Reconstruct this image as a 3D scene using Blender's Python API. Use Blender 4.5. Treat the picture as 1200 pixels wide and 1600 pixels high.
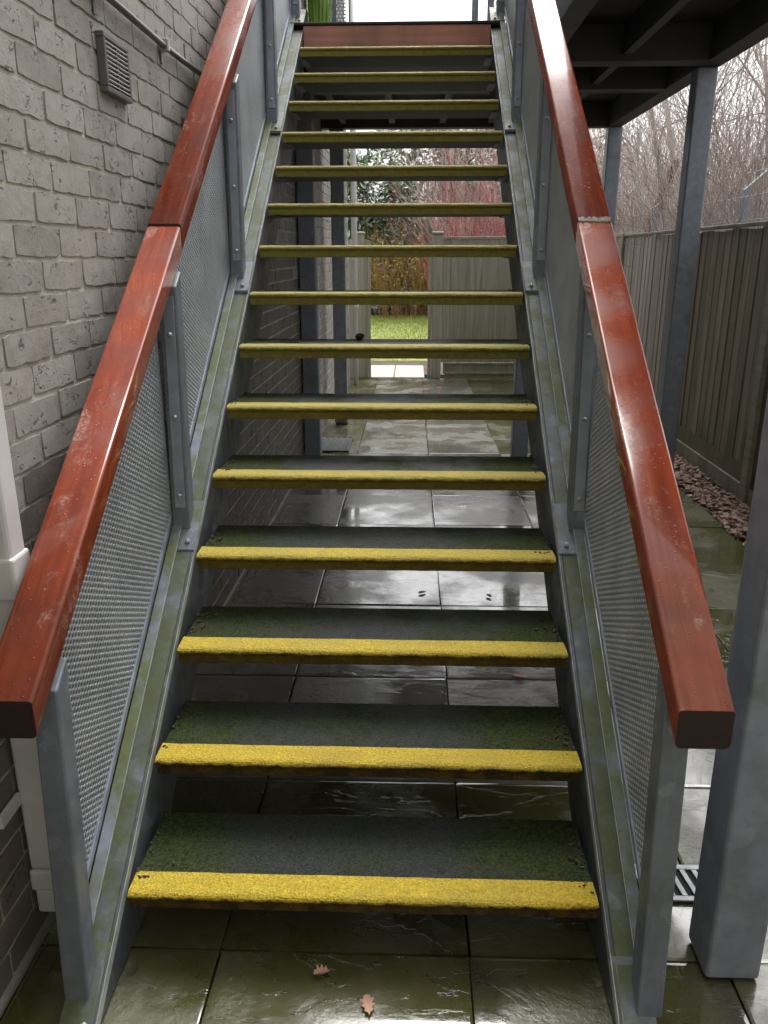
import bpy, bmesh, math, random
import numpy as np
from mathutils import Vector, Matrix, Euler
random.seed(7)
rad = math.radians
for o in list(bpy.data.objects): bpy.data.objects.remove(o)
S = bpy.context.scene
COL = S.collection

# ------------------------------------------------------------------ camera
cam_d = bpy.data.cameras.new('camera'); cam = bpy.data.objects.new('camera', cam_d); COL.objects.link(cam)
CAM = (0.0997, -1.4035, 1.5137)
PITCH, YAW, ROLL, FPX = .3114, .0342, -.0016, 1248.77
cam_d.sensor_fit = 'VERTICAL'; cam_d.sensor_height = 36; cam_d.lens = FPX/1600*36
cam_d.clip_start = .02; cam_d.clip_end = 900
_cp, _sp, _cy, _sy = math.cos(PITCH), math.sin(PITCH), math.cos(YAW), math.sin(YAW)
_F = Vector((-_sy*_cp, _cy*_cp, -_sp)); _R = Vector((_cy, _sy, 0)); _U = _R.cross(_F)
_r2 = math.cos(ROLL)*_R + math.sin(ROLL)*_U; _u2 = -math.sin(ROLL)*_R + math.cos(ROLL)*_U
cam.matrix_world = Matrix(((_r2.x, _u2.x, -_F.x, CAM[0]), (_r2.y, _u2.y, -_F.y, CAM[1]), (_r2.z, _u2.z, -_F.z, CAM[2]), (0, 0, 0, 1)))
S.camera = cam

# ------------------------------------------------------------------ sky, sun, exposure (overcast)
W = bpy.data.worlds.new('World'); S.world = W; W.use_nodes = True
wn = W.node_tree.nodes; wl = W.node_tree.links; wn.clear()
sky = wn.new('ShaderNodeTexSky'); sky.sky_type = 'NISHITA'; sky.sun_disc = False
SUN_EL, SUN_AZ = 62, 15            # azimuth measured from +Y towards +X
sky.sun_elevation = rad(SUN_EL); sky.sun_rotation = rad(SUN_AZ); sky.dust_density = 6.0; sky.air_density = 1.0
hs = wn.new('ShaderNodeHueSaturation'); hs.inputs['Saturation'].default_value = .16
bg = wn.new('ShaderNodeBackground'); bg.inputs['Strength'].default_value = .15
wo = wn.new('ShaderNodeOutputWorld')
wl.new(sky.outputs[0], hs.inputs['Color']); wl.new(hs.outputs[0], bg.inputs[0]); wl.new(bg.outputs[0], wo.inputs[0])
sd = bpy.data.lights.new('sun', 'SUN'); sd.energy = .7; sd.angle = rad(30); sd.color = (1, .98, .95)
sun = bpy.data.objects.new('sun', sd); COL.objects.link(sun)
_d = Vector((math.sin(rad(SUN_AZ))*math.cos(rad(SUN_EL)), math.cos(rad(SUN_AZ))*math.cos(rad(SUN_EL)), math.sin(rad(SUN_EL))))
sun.rotation_euler = _d.to_track_quat('Z', 'Y').to_euler()
S.view_settings.view_transform = 'Standard'; S.view_settings.look = 'None'; S.view_settings.gamma = 1
S.view_settings.exposure = 1.2
S.cycles.max_bounces = 8; S.cycles.diffuse_bounces = 4; S.cycles.glossy_bounces = 4; S.cycles.transparent_max_bounces = 16
S.cycles.use_denoising = True

# ------------------------------------------------------------------ material helper
class MT:
    def __init__(s, name):
        s.m = bpy.data.materials.new(name); s.m.use_nodes = True
        s.t = s.m.node_tree; s.n = s.t.nodes; s.n.clear()
        s.out = s.n.new('ShaderNodeOutputMaterial'); s.b = s.n.new('ShaderNodeBsdfPrincipled')
        s.t.links.new(s.b.outputs[0], s.out.inputs[0])
        tc = s.n.new('ShaderNodeTexCoord'); s.obj = tc.outputs['Object']
        oi = s.n.new('ShaderNodeObjectInfo'); s.rnd = oi.outputs['Random']
    def L(s, a, b): s.t.links.new(a, b)
    def put(s, sock, v):
        if hasattr(v, 'is_output'): s.L(v, sock)
        elif isinstance(v, (tuple, list)) and len(v) == 3 and sock.type == 'RGBA': sock.default_value = (*v, 1)
        else: sock.default_value = v
    def shift(s, k=37.0):
        c = s.n.new('ShaderNodeCombineXYZ')
        for i, f in enumerate((k, k*.61, -k*.83)): s.L(s.math('MULTIPLY', s.rnd, f), c.inputs[i])
        a = s.n.new('ShaderNodeVectorMath'); a.operation = 'ADD'; s.L(s.obj, a.inputs[0]); s.L(c.outputs[0], a.inputs[1])
        return a.outputs[0]
    def mapv(s, v, scale=(1, 1, 1), rot=(0, 0, 0), loc=(0, 0, 0)):
        m = s.n.new('ShaderNodeMapping'); m.inputs['Scale'].default_value = scale; m.inputs['Rotation'].default_value = rot
        m.inputs['Location'].default_value = loc; s.L(v, m.inputs[0]); return m.outputs[0]
    def noise(s, v, scale, detail=4, rough=.55, dist=0, col=False):
        n = s.n.new('ShaderNodeTexNoise'); n.inputs['Scale'].default_value = scale; n.inputs['Detail'].default_value = detail
        n.inputs['Roughness'].default_value = rough; n.inputs['Distortion'].default_value = dist; s.L(v, n.inputs['Vector'])
        return n.outputs['Color' if col else 'Fac']
    def voro(s, v, scale, feat='F1', out='Distance', rnd=1):
        n = s.n.new('ShaderNodeTexVoronoi'); n.feature = feat; n.inputs['Scale'].default_value = scale; n.inputs['Randomness'].default_value = rnd
        s.L(v, n.inputs['Vector']); return n.outputs[out]
    def ramp(s, f, a, b, ca=0, cb=1, mode='LINEAR'):
        r = s.n.new('ShaderNodeMapRange'); r.inputs[1].default_value = a; r.inputs[2].default_value = b
        r.inputs[3].default_value = ca; r.inputs[4].default_value = cb; r.clamp = True
        if mode == 'S': r.interpolation_type = 'SMOOTHSTEP'
        s.put(r.inputs[0], f); return r.outputs[0]
    def math(s, op, a, b=None, c=None):
        m = s.n.new('ShaderNodeMath'); m.operation = op; s.put(m.inputs[0], a)
        if b is not None: s.put(m.inputs[1], b)
        if c is not None: s.put(m.inputs[2], c)
        return m.outputs[0]
    def mix(s, f, a, b, mode='MIX'):
        m = s.n.new('ShaderNodeMix'); m.data_type = 'RGBA'; m.blend_type = mode
        s.put(m.inputs['Factor'], f)
        ai = [i for i in m.inputs if i.type == 'RGBA']; s.put(ai[0], a); s.put(ai[1], b)
        return [o for o in m.outputs if o.type == 'RGBA'][0]
    def sep(s, v):
        x = s.n.new('ShaderNodeSeparateXYZ'); s.L(v, x.inputs[0]); return x.outputs
    def attr(s, name):
        a = s.n.new('ShaderNodeAttribute'); a.attribute_type = 'OBJECT'; a.attribute_name = name; return a.outputs['Fac']
    def normal_z(s):
        g = s.n.new('ShaderNodeNewGeometry'); return s.sep(g.outputs['True Normal'])[2]
    def bump(s, h, strength=.5, dist=.01, prev=None):
        b = s.n.new('ShaderNodeBump'); b.inputs['Strength'].default_value = strength; b.inputs['Distance'].default_value = dist
        s.L(h, b.inputs['Height'])
        if prev is not None: s.L(prev, b.inputs['Normal'])
        s.L(b.outputs[0], s.b.inputs['Normal']); return b.outputs[0]
    def set(s, col=None, rough=None, metal=None, spec=None, coat=None, coat_rough=None):
        for k, v in (('Base Color', col), ('Roughness', rough), ('Metallic', metal), ('Specular IOR Level', spec), ('Coat Weight', coat), ('Coat Roughness', coat_rough)):
            if v is not None: s.put(s.b.inputs[k], v)
        return s.m

SLOPE = math.atan2(.172, .2465)

def m_plain(name, col, rough=.6, var=.15, scale=12, metal=0, bump=.0):
    t = MT(name); v = t.shift(); n = t.noise(v, scale, 5)
    c = t.mix(t.ramp(n, .3, .7), tuple(x*(1-var) for x in col), tuple(min(1, x*(1+var)) for x in col))
    if bump: t.bump(t.noise(v, scale*4, 4), bump, .004)
    return t.set(c, rough, metal)

def m_brick(name='grey_brick', k=1.0):
    t = MT(name); v = t.shift()
    base = t.mix(t.rnd, (.23, .207, .188), (.355, .33, .302))
    n1 = t.noise(v, 9, 5, .6); n2 = t.noise(v, 60, 4, .6)
    c = t.mix(t.ramp(n1, .35, .7), base, (.345, .328, .305))
    c = t.mix(t.ramp(n2, .55, .8, 0, .5), c, (.13, .115, .11))
    w = t.mapv(v, (8, 38, 70), (0.6, 0, 0)); cr = t.noise(w, 1.0, 5, .6, 1.0)
    zone = t.ramp(t.noise(v, 14, 3, .5), .42, .60, -.13, .035)
    pit = t.ramp(t.math('ADD', cr, t.math('MULTIPLY', zone, -1)), .335, .43, 0, 1, 'S')
    c = t.mix(t.ramp(pit, 0, 1, .8, 0), c, (.085, .075, .072))
    h = t.math('ADD', t.math('MULTIPLY', pit, .8), t.math('MULTIPLY', t.noise(v, 30, 5, .6), .7))
    b = t.bump(h, .7, .0045); t.bump(t.noise(v, 200, 4, .65), .5, .0025, b)
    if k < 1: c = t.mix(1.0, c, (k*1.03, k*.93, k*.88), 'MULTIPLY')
    return t.set(c, t.ramp(n1, .3, .7, .55, .8), 0, .35)
def m_mortar():
    t = MT('mortar'); v = t.obj; n = t.noise(v, 6, 5); n2 = t.noise(v, 120, 4)
    c = t.mix(t.ramp(n, .35, .65), (.35, .335, .28), (.49, .475, .41))
    t.bump(t.math('ADD', n2, t.math('MULTIPLY', t.noise(v, 25, 3), 1.5)), .7, .006)
    return t.set(c, .85)
def m_galv(name, moss=0.0, dark=1.0, spangle=22, mcol=1.0):
    t = MT(name); v = t.shift(11)
    vc = t.voro(v, spangle, 'F1', 'Color'); f = t.sep(vc)[0]
    n = t.noise(v, 2.6, 5, .6)
    c = t.mix(f, tuple(dark*x for x in (.27, .305, .375)), tuple(dark*x for x in (.325, .365, .44)))
    c = t.mix(t.ramp(t.ramp(t.sep(vc)[1], .90, .93), 0, 1, 0, .14), c, (.50, .55, .60))
    c = t.mix(t.ramp(n, .45, .72, 0, .55), c, tuple(dark*x for x in (.195, .212, .25)))
    c = t.mix(t.ramp(t.noise(t.mapv(v, (30, 30, 2)), 1, 4), .55, .8, 0, .35), c, (.42, .43, .43))
    r = t.ramp(f, 0, 1, .42, .58)
    metal = .4
    if moss:
        up = t.ramp(t.normal_z(), .1, .6)
        mm = t.ramp(t.math('ADD', t.noise(v, 11, 7, .72), t.math('MULTIPLY', t.noise(v, 2.3, 4), .8)), 1.0-.29*moss, 1.22-.26*moss)
        mm = t.math('MULTIPLY', mm, t.ramp(up, 0, 1, .45, 1))
        mc = t.mix(t.noise(v, 30, 4), tuple(mcol*x for x in (.048, .060, .012)), tuple(mcol*x for x in (.12, .14, .032)))
        c = t.mix(t.math('MULTIPLY', mm, .9), c, mc)
        r = t.math('MAXIMUM', r, t.math('MULTIPLY', mm, .6)); metal = t.ramp(mm, 0, 1, .3, 0)
    t.bump(t.noise(v, 45, 4), .12, .003)
    return t.set(c, r, metal)
def m_rail():
    t = MT('wet_red_stained_timber'); v = t.mapv(t.obj, (1, 1, 1), (-SLOPE, 0, 0))
    g = t.noise(t.mapv(v, (40, 2.2, 40)), 1, 6, .6, .4); g2 = t.noise(v, 5, 5, .6)
    c = t.mix(t.ramp(g, .3, .7), (.20, .030, .012), (.33, .064, .022))
    c = t.mix(t.ramp(g2, .42, .75, 0, .75), c, (.095, .014, .010))
    c = t.mix(t.ramp(t.noise(t.mapv(v, (70, 1.2, 70)), 1, 3), .58, .75, 0, .6), c, (.40, .10, .035))
    c = t.mix(t.ramp(t.noise(t.mapv(v, (150, 3.0, 150)), 1, 5, .7, .2), .55, .72, 0, .55), c, (.07, .012, .008))
    film = t.math('MULTIPLY', t.ramp(t.noise(t.mapv(v, (9, 5, 9)), 1, 5, .65), .56, .68), t.ramp(t.noise(v, 130, 4, .7), .42, .62))
    c = t.mix(t.math('MULTIPLY', film, .75), c, (.55, .38, .34))
    # beads of rain: scattered ones and dense patches
    patch = t.ramp(t.noise(t.mapv(v, (7, 6, 7)), 1, 4, .6), .585, .66, 0, 1, 'S')
    d = t.voro(v, 120, 'F1'); bead = t.ramp(d, .10, .30, 1, 0, 'S')
    d2 = t.voro(v, 60, 'F1'); bead2 = t.ramp(d2, .06, .16, 1, 0, 'S')
    hh = t.math('ADD', t.math('MULTIPLY', bead, t.math('MULTIPLY', patch, .8)), t.math('MULTIPLY', bead2, .45))
    b = t.bump(g, .06, .002); t.bump(hh, .8, .0025, b)
    return t.set(c, t.ramp(g2, .35, .7, .2, .42), 0, .5, t.ramp(t.noise(v, 9, 4), .35, .65, .35, .95), .09)
def m_tread():
    t = MT('dark_grit_tread'); v = t.shift(5); X = t.math('ABSOLUTE', t.sep(t.obj)[0])
    grit = t.voro(v, 260, 'F1'); n = t.noise(v, 5.5, 6, .65)
    c = t.mix(t.ramp(t.noise(v, 170, 3, .75), .40, .68), (.005, .006, .007), (.052, .058, .063))
    m = t.math('ADD', t.math('ADD', n, t.ramp(X, .15, .48, -.06, .22)), t.math('MULTIPLY', t.attr('moss'), -.04))
    mk = t.ramp(m, .36, .72, .15, .9, 'S')
    c = t.mix(mk, c, t.mix(t.ramp(t.noise(v, 150, 3, .7), .35, .65), (.014, .021, .007), (.062, .078, .026)))
    b = t.bump(t.noise(v, 170, 3, .75), 1.0, .006); t.bump(grit, .6, .003, b)
    return t.set(c, t.ramp(mk, .1, .9, .38, .8), 0, t.ramp(mk, .1, .9, .30, .06))
def m_yellow():
    t = MT('yellow_grit_nosing'); v = t.shift(5); o = t.sep(t.obj); X = t.math('ABSOLUTE', o[0]); Z = o[2]
    g = t.noise(v, 190, 3, .75); n = t.noise(t.mapv(v, (1, 1, 3)), 7, 6, .7); n2 = t.noise(v, 30, 5, .7)
    c = t.mix(t.ramp(g, .35, .7), (.26, .175, .008), (.62, .47, .035))
    moss = t.attr('moss')
    # algae film, thicker on the higher treads
    mk = t.ramp(t.math('ADD', t.math('MULTIPLY', t.math('ADD', n, t.math('MULTIPLY', t.math('SUBTRACT', t.rnd, .5), .12)), .55), t.math('ADD', t.math('MULTIPLY', n2, .35), t.math('MULTIPLY', moss, .55))), .46, .84, 0, 1)
    c = t.mix(t.math('MULTIPLY', mk, .86), c, t.mix(t.noise(v, 60, 3), (.15, .138, .026), (.38, .35, .085)))
    wear = t.math('MULTIPLY', t.ramp(t.noise(t.mapv(v, (2.2, 9, 9)), 1, 4, .6), .5, .68), t.ramp(X, .1, .42, 1, .15))
    c = t.mix(t.math('MULTIPLY', wear, .42), c, (.15, .125, .04))
    # brown grime, with shade painted in, on the lower front lip
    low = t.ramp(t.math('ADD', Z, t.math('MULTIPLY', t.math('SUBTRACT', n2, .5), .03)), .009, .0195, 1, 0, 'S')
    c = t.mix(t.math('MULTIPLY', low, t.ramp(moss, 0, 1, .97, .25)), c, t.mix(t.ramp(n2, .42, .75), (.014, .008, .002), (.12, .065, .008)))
    b = t.bump(g, .8, .004); t.bump(t.voro(v, 220), .6, .003, b)
    return t.set(c, .55, 0, .3)
def m_slab():
    t = MT('wet_riven_stone'); v = t.shift(23)
    n = t.noise(v, 3.2, 6, .6); ol = t.attr('olive'); base = t.mix(ol, t.mix(t.rnd, (.085, .085, .08), (.16, .155, .14)), t.mix(t.rnd, (.034, .034, .020), (.07, .064, .032)))
    c = t.mix(t.ramp(n, .35, .7), base, t.mix(ol, (.19, .183, .16), (.095, .09, .04)))
    c = t.mix(t.math('MULTIPLY', t.ramp(t.noise(v, 3.5, 5, .7), .42, .66, 0, .85), t.ramp(ol, 0, 1, .35, 1)), c, (.042, .050, .007))
    c = t.mix(t.ramp(t.noise(v, 140, 3, .6), .6, .75, 0, .5), c, (.02, .02, .014))
    ridge = t.noise(t.mapv(v, (2.0, 6, 1), (0, 0, .35)), 1, 6, .55, 1.2)
    led = t.math('FRACT', t.math('MULTIPLY', ridge, 5.5))
    st = t.ramp(led, .0, .12, 0, 1, 'S')
    c = t.mix(t.ramp(led, .0, .05, .75, 0), c, (.015, .015, .01))
    pud = t.ramp(t.noise(v, 2.3, 4, .6), .42, .60)
    h = t.math('ADD', t.math('MULTIPLY', ridge, .16), t.math('MULTIPLY', st, .22))
    t.b.inputs['Coat IOR'].default_value = 1.75
    b = t.bump(h, .5, .006); b = t.bump(t.math('MULTIPLY', t.noise(v, 40, 5, .65), t.ramp(pud, 0, 1, 1, .12)), .5, .005, b)
    return t.set(c, t.ramp(pud, 0, 1, .36, .08), 0, .5, t.ramp(pud, 0, 1, .3, 1), t.ramp(pud, 0, 1, .16, .03))
def m_wood(name, a, b, moss=(.06, .075, .025), mamt=.6, axis=2, wet=.7):
    t = MT(name); v = t.shift(19); sc = [28, 28, 28]; sc[axis] = 1.4
    g = t.noise(t.mapv(v, tuple(sc)), 1, 6, .65, .3); base = t.mix(t.rnd, a, b)
    c = t.mix(t.ramp(g, .3, .72), tuple(x*.62 for x in a), base)
    Z = t.sep(t.obj)[2]
    m = t.ramp(t.math('ADD', t.noise(t.mapv(v, (5, 5, 1.2)), 1, 5, .6), t.ramp(Z, 0, .8, .12, -.04)), .52, .78, 0, mamt)
    c = t.mix(m, c, moss); t.bump(g, .35, .004)
    return t.set(c, wet)

M = dict(
    brick=m_brick(), brick_damp=m_brick('shaded_brown_brick', .5), mortar=m_mortar(),  # second brick is browner, with shade put into its colour
    galv=m_galv('galvanised_steel'), galv_deck=m_galv('galvanised_deck_post_steel', .3, .78, 30, .8), galv_post=m_galv('galvanised_post_steel', .42, .56, 42, .8), galv_moss=m_galv('mossy_galvanised_string', .95, .42, 22, .7), web=m_galv('grimy_string_web', .7, .30, 22, .5), plate=m_galv('foot_plate_steel', .8, .5, 22, .9), edge=m_plain('edge_highlight', (.42, .45, .42), .4, .25, 30, .3), kick=m_galv('mossy_bottom_rail', 1.05, .72, 22, 1.1),  # edge: pale tone painted as light caught on steel edges
    panel=m_plain('perforated_sheet_steel', (.355, .378, .41), .42, .18, 6, .45), deck_steel=m_plain('dark_underdeck_steel', (.045, .045, .047), .6, .25, 5, .1), rail=m_rail(), endgrain=m_plain('shaded_end_grain', (.016, .005, .004), .5, .5, 40), tread=m_tread(), yellow=m_yellow(),  # endgrain: timber end with shade painted into its dark colour
    under=m_plain('dark_tread_underside', (.035, .033, .03), .7, .3, 9), slab=m_slab(),
    deckwood=m_wood('dark_deck_timber', (.03, .018, .015), (.042, .025, .02), mamt=.1, axis=0), redwood=m_wood('red_stained_riser', (.58, .25, .19), (.62, .28, .21), (.07, .065, .03), .55, 0, .55),
    fence=m_wood('weathered_fence_timber', (.19, .155, .105), (.34, .285, .20), (.065, .085, .012), 1.0), fencepale=m_wood('pale_weathered_fence_timber', (.32, .275, .24), (.50, .445, .40), (.16, .15, .08), .5), gate=m_wood('grey_green_gate_timber', (.38, .36, .28), (.48, .46, .37), (.20, .22, .09), .6),
    gravelboard=m_wood('gravel_board_timber', (.30, .27, .21), (.38, .35, .28), (.07, .085, .03), .7, 1), white=m_plain('off_white_plastic', (.58, .565, .56), .4, .10, 7), whitefar=m_plain('white_plastic', (.78, .78, .77), .4, .06, 6),
    slat=m_plain('pale_vent_slat', (.5, .49, .48), .4, .1), vent=m_plain('dark_grey_vent_plastic', (.10, .096, .096), .4, .2, 20), black=m_plain('black_void', (.008, .008, .008), .8, .1), pipe=m_plain('grey_conduit', (.08, .08, .08), .35, .25, 15), filler=m_plain('lichened_joint_filler', (.22, .20, .17), .8, .5, 90, 0, .6), clip=m_plain('pale_clip', (.34, .34, .33), .4, .15),
    bolt=m_plain('bolt_zinc', (.40, .42, .44), .35, .2, 60, .7), iron=m_plain('dark_iron', (.05, .05, .052), .45, .25, 30, .5), grate=m_plain('galvanised_grate', (.30, .31, .32), .35, .2, 40, .6),
    soil=m_plain('damp_soil', (.085, .062, .042), .9, .35, 8, 0, .6), joint=m_plain('mossy_joint_sand', (.018, .018, .009), 1.0, .4, 15, 0, .6), bed=m_plain('leaf_mould', (.06, .042, .034), .8, .4, 20, 0, .6), lawn=m_plain('lawn_turf', (.22, .27, .05), .8, .35, 6, 0, .5), blade=m_plain('grass_blade', (.32, .39, .07), .6, .35, 3),
    path=m_plain('pale_concrete', (.40, .39, .36), .45, .12, 5), bark=m_plain('grey_brown_bark', (.36, .295, .265), .8, .3, 9), bark2=m_plain('pale_grey_bark', (.60, .55, .52), .8, .25, 9), redbark=m_plain('red_dogwood_stem', (.46, .13, .15), .5, .35, 6), redtrunk=m_plain('reddish_ivy_trunk', (.14, .06, .05), .8, .35, 12),
    brown=m_plain('brown_twig', (.36, .21, .095), .8, .4, 10), leaf=m_plain('glossy_evergreen_leaf', (.12, .20, .09), .35, .5, 5), leafpale=m_plain('pale_wet_leaf', (.50, .55, .48), .35, .25, 5), leafy=m_plain('yellow_leaf', (.45, .34, .04), .6, .35, 5), leafdead=m_plain('dead_leaf', (.40, .24, .16), .7, .4, 14), leafpink=m_plain('wet_fallen_leaf', (.13, .062, .034), .6, .85, 60),
    bamboo=m_plain('bamboo_leaf', (.20, .36, .05), .5, .35, 6), mesh=m_plain('fence_wire', (.34, .35, .36), .5, .15, 9, .3), pot=m_plain('dark_pot', (.06, .05, .045), .6, .2),
)

M['joint'].node_tree.nodes['Principled BSDF'].inputs['Specular IOR Level'].default_value = 0

# ------------------------------------------------------------------ mesh helpers
WL = {}
class MB:
    def __init__(s): s.v = []; s.f = []
    def add(s, v, f):
        k = len(s.v); s.v += [tuple(p) for p in v]; s.f += [tuple(i+k for i in q) for q in f]; return s
    def box(s, x0, x1, y0, y1, z0, z1):
        return s.add([(x0, y0, z0), (x1, y0, z0), (x1, y1, z0), (x0, y1, z0), (x0, y0, z1), (x1, y0, z1), (x1, y1, z1), (x0, y1, z1)],
                     [(0, 3, 2, 1), (4, 5, 6, 7), (0, 1, 5, 4), (1, 2, 6, 5), (2, 3, 7, 6), (3, 0, 4, 7)])
    def prism(s, poly, a, b):            # polygon points -> two caps given by functions a(p), b(p)
        n = len(poly); A = [a(p) for p in poly]; B = [b(p) for p in poly]
        return s.add(A+B, [tuple(range(n))[::-1], tuple(range(n, 2*n))] + [(i, (i+1) % n, n+(i+1) % n, n+i) for i in range(n)])
    def tube(s, pts, rs, n=6, cap=True):
        pts = [Vector(p) for p in pts]; k = len(pts)
        if not hasattr(rs, '__len__'): rs = [rs]*k
        V = []; F = []
        for i, p in enumerate(pts):
            d = (pts[min(i+1, k-1)] - pts[max(i-1, 0)]).normalized()
            u = d.cross(Vector((0, 0, 1)) if abs(d.z) < .9 else Vector((1, 0, 0))).normalized(); w = d.cross(u)
            for j in range(n):
                a = 2*math.pi*j/n; V.append(p + rs[i]*(math.cos(a)*u + math.sin(a)*w))
        for i in range(k-1):
            for j in range(n): F.append((i*n+j, i*n+(j+1) % n, (i+1)*n+(j+1) % n, (i+1)*n+j))
        if cap: F += [tuple(range(n))[::-1], tuple(range((k-1)*n, k*n))]
        return s.add(V, F)
    def mesh(s, name, mat, bevel=0, smooth=False, seg=1):
        me = bpy.data.meshes.new(name); me.from_pydata(s.v, [], s.f)
        b = bmesh.new(); b.from_mesh(me); bmesh.ops.recalc_face_normals(b, faces=b.faces)
        if bevel: bmesh.ops.bevel(b, geom=[e for e in b.edges if len(e.link_faces) == 2 and e.calc_face_angle(0) > .5], offset=bevel, segments=seg, profile=.5, affect='EDGES', clamp_overlap=True)
        b.to_mesh(me); b.free()
        if smooth:
            for p in me.polygons: p.use_smooth = True
        me.materials.append(M[mat]); return me
    def build(s, name, mat, parent=None, bevel=0, smooth=False, seg=1, origin=None):
        me = s.mesh(name, mat, bevel, smooth, seg)
        a = np.empty(len(me.vertices)*3, np.float32); me.vertices.foreach_get('co', a); a = a.reshape(-1, 3)
        lo, hi = a.min(0), a.max(0)
        c = np.array(origin, np.float32) if origin is not None else np.array(((lo[0]+hi[0])/2, (lo[1]+hi[1])/2, lo[2]), np.float32)
        me.vertices.foreach_set('co', (a-c).ravel()); me.update()
        return place(bpy.data.objects.new(name, me), c, parent)
def place(o, w, parent=None, rot=None):
    w = Vector([float(x) for x in w]); WL[o.name] = w; COL.objects.link(o)
    if parent is not None: o.parent = parent; o.location = w - WL[parent.name]
    else: o.location = w
    if rot: o.rotation_euler = rot
    return o
def inst(name, me, w, parent=None, rot=None): return place(bpy.data.objects.new(name, me), w, parent, rot)
def tag(o, label, cat, group=None):
    o['label'] = label; o['category'] = cat
    if group: o['group'] = group
    return o
def thing(name, label, cat, w, group=None): return tag(place(bpy.data.objects.new(name, None), w), label, cat, group)
def struct(o): o['kind'] = 'structure'; return o
def stuff(o): o['kind'] = 'stuff'; return o
def project(p):
    q = Vector(p) - Vector(CAM); z = q.dot(_F)
    return (600+FPX*q.dot(_r2)/z, 800-FPX*q.dot(_u2)/z, z) if z > .05 else (-9e3, -9e3, z)

RISE, GO, N = .172, .2465, 15
TZ = RISE*16
def nz(y): return RISE + y*RISE/GO           # height of the nosing line

# ================================================================== ground
gr = MB(); gr.add([(-300, -300, -.12), (300, -300, -.12), (300, 600, -.12), (-300, 600, -.12)], [(0, 1, 2, 3)])
struct(gr.build('ground', 'soil', origin=(0, 0, -.12)))
patio = struct(MB().box(-.9, 2.32, -2.6, 9.3, -.11, -.018).build('patio', 'joint'))
xs = [-.745, -.325, .243, .813, 1.383, 1.945]; ys = [-2.58, -2.36, -1.78, -1.19, -.6, .02, .645, 1.27, 1.92, 2.49, 3.06, 3.66, 4.25, 4.83, 5.36, 5.95, 6.54, 7.14, 7.74, 8.34, 8.93]
def slab_mesh(w, d, k):
    rr = random.Random(k); b = bmesh.new(); nx, ny = 6, 6; g = .005; T = (0, .012, .25, .5, .75, .988, 1)
    V = [[None]*(ny+1) for _ in range(nx+1)]
    for i in range(nx+1):
        for j in range(ny+1):
            e = i in (0, nx) or j in (0, ny)
            V[i][j] = b.verts.new(((T[i]-.5)*(w-g)+(rr.uniform(-.002, .002) if e else 0), (T[j]-.5)*(d-g)+(rr.uniform(-.002, .002) if e else 0), (-.0008 if e else rr.uniform(-.0003, .0003))))
    for i in range(nx):
        for j in range(ny): b.faces.new((V[i][j], V[i+1][j], V[i+1][j+1], V[i][j+1]))
    ring = [V[i][0] for i in range(nx)] + [V[nx][j] for j in range(ny)] + [V[i][ny] for i in range(nx, 0, -1)] + [V[0][j] for j in range(ny, 0, -1)]
    low = [b.verts.new((v.co.x, v.co.y, -.045)) for v in ring]
    for i in range(len(ring)):
        j = (i+1) % len(ring); b.faces.new((ring[i], low[i], low[j], ring[j]))
    me = bpy.data.meshes.new('paving_slab'); b.to_mesh(me); b.free(); me.materials.append(M['slab'])
    return me
for j in range(len(ys)-1):
    for i in range(len(xs)-1):
        w, d = xs[i+1]-xs[i], ys[j+1]-ys[j]
        o = inst('paving_slab', slab_mesh(w, d, i*50+j), ((xs[i]+xs[i+1])/2, (ys[j]+ys[j+1])/2, random.uniform(-.002, .002)), patio, (random.uniform(-.003, .003), random.uniform(-.003, .003), random.uniform(-.002, .002)))
        o['olive'] = 1.0 if (ys[j] < .5 or i >= 3 or (i == 0 and ys[j] > 4)) else random.uniform(.0, .45)
# garden beyond the gate
path = struct(MB().box(-1.1, .4, 8.97, 9.299, -.11, -.021).build('garden_path', 'soil'))
for i, (x0, x1) in enumerate(((-1.0, -.13), (-.12, .27))):
    for j, (y0, y1) in enumerate(((8.98, 9.55), (9.56, 10.15))):
        MB().box(x0, x1, y0, y1, -.02, .006).build('path_slab', 'path', path, .004)
def lz(y): return 0 if y < 10.7 else min(.30, (y-10.7)*.066)
lw = MB(); yy = [10.7+i*.35 for i in range(16)]
lw.add([(x, y, lz(y)) for y in yy for x in (-7, 9)], [(2*i, 2*i+1, 2*i+3, 2*i+2) for i in range(15)])
lawn = struct(lw.build('lawn', 'lawn', origin=(0, 10.7, 0)))
struct(MB().box(-8, 9, 9.3, 10.72, -.115, -.006).build('soil_strip', 'soil'))
bk = MB(); bk.add([(-12, 15.6, .25), (14, 15.6, .25), (14, 40, 1.2), (-12, 40, 1.2)], [(0, 1, 2, 3)])
struct(bk.build('shrub_bed', 'bed'))
gb = MB(); rr = random.Random(3)
for k in range(9000):
    x = rr.uniform(-2.2, 2.0); y = rr.uniform(10.7, 15.6); h = rr.uniform(.02, .06); a = rr.uniform(0, 6.28); w = .006
    z = lz(y); dx, dy = math.cos(a)*w, math.sin(a)*w; lx, ly = rr.uniform(-.03, .03), rr.uniform(-.03, .03)
    gb.add([(x-dx, y-dy, z-.003), (x+dx, y+dy, z-.003), (x+lx, y+ly, z+h)], [(0, 1, 2)])
g_ = stuff(gb.build('lawn_grass', 'blade')); tag(g_, 'short green grass of the lawn seen through the gateway', 'grass')
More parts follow.
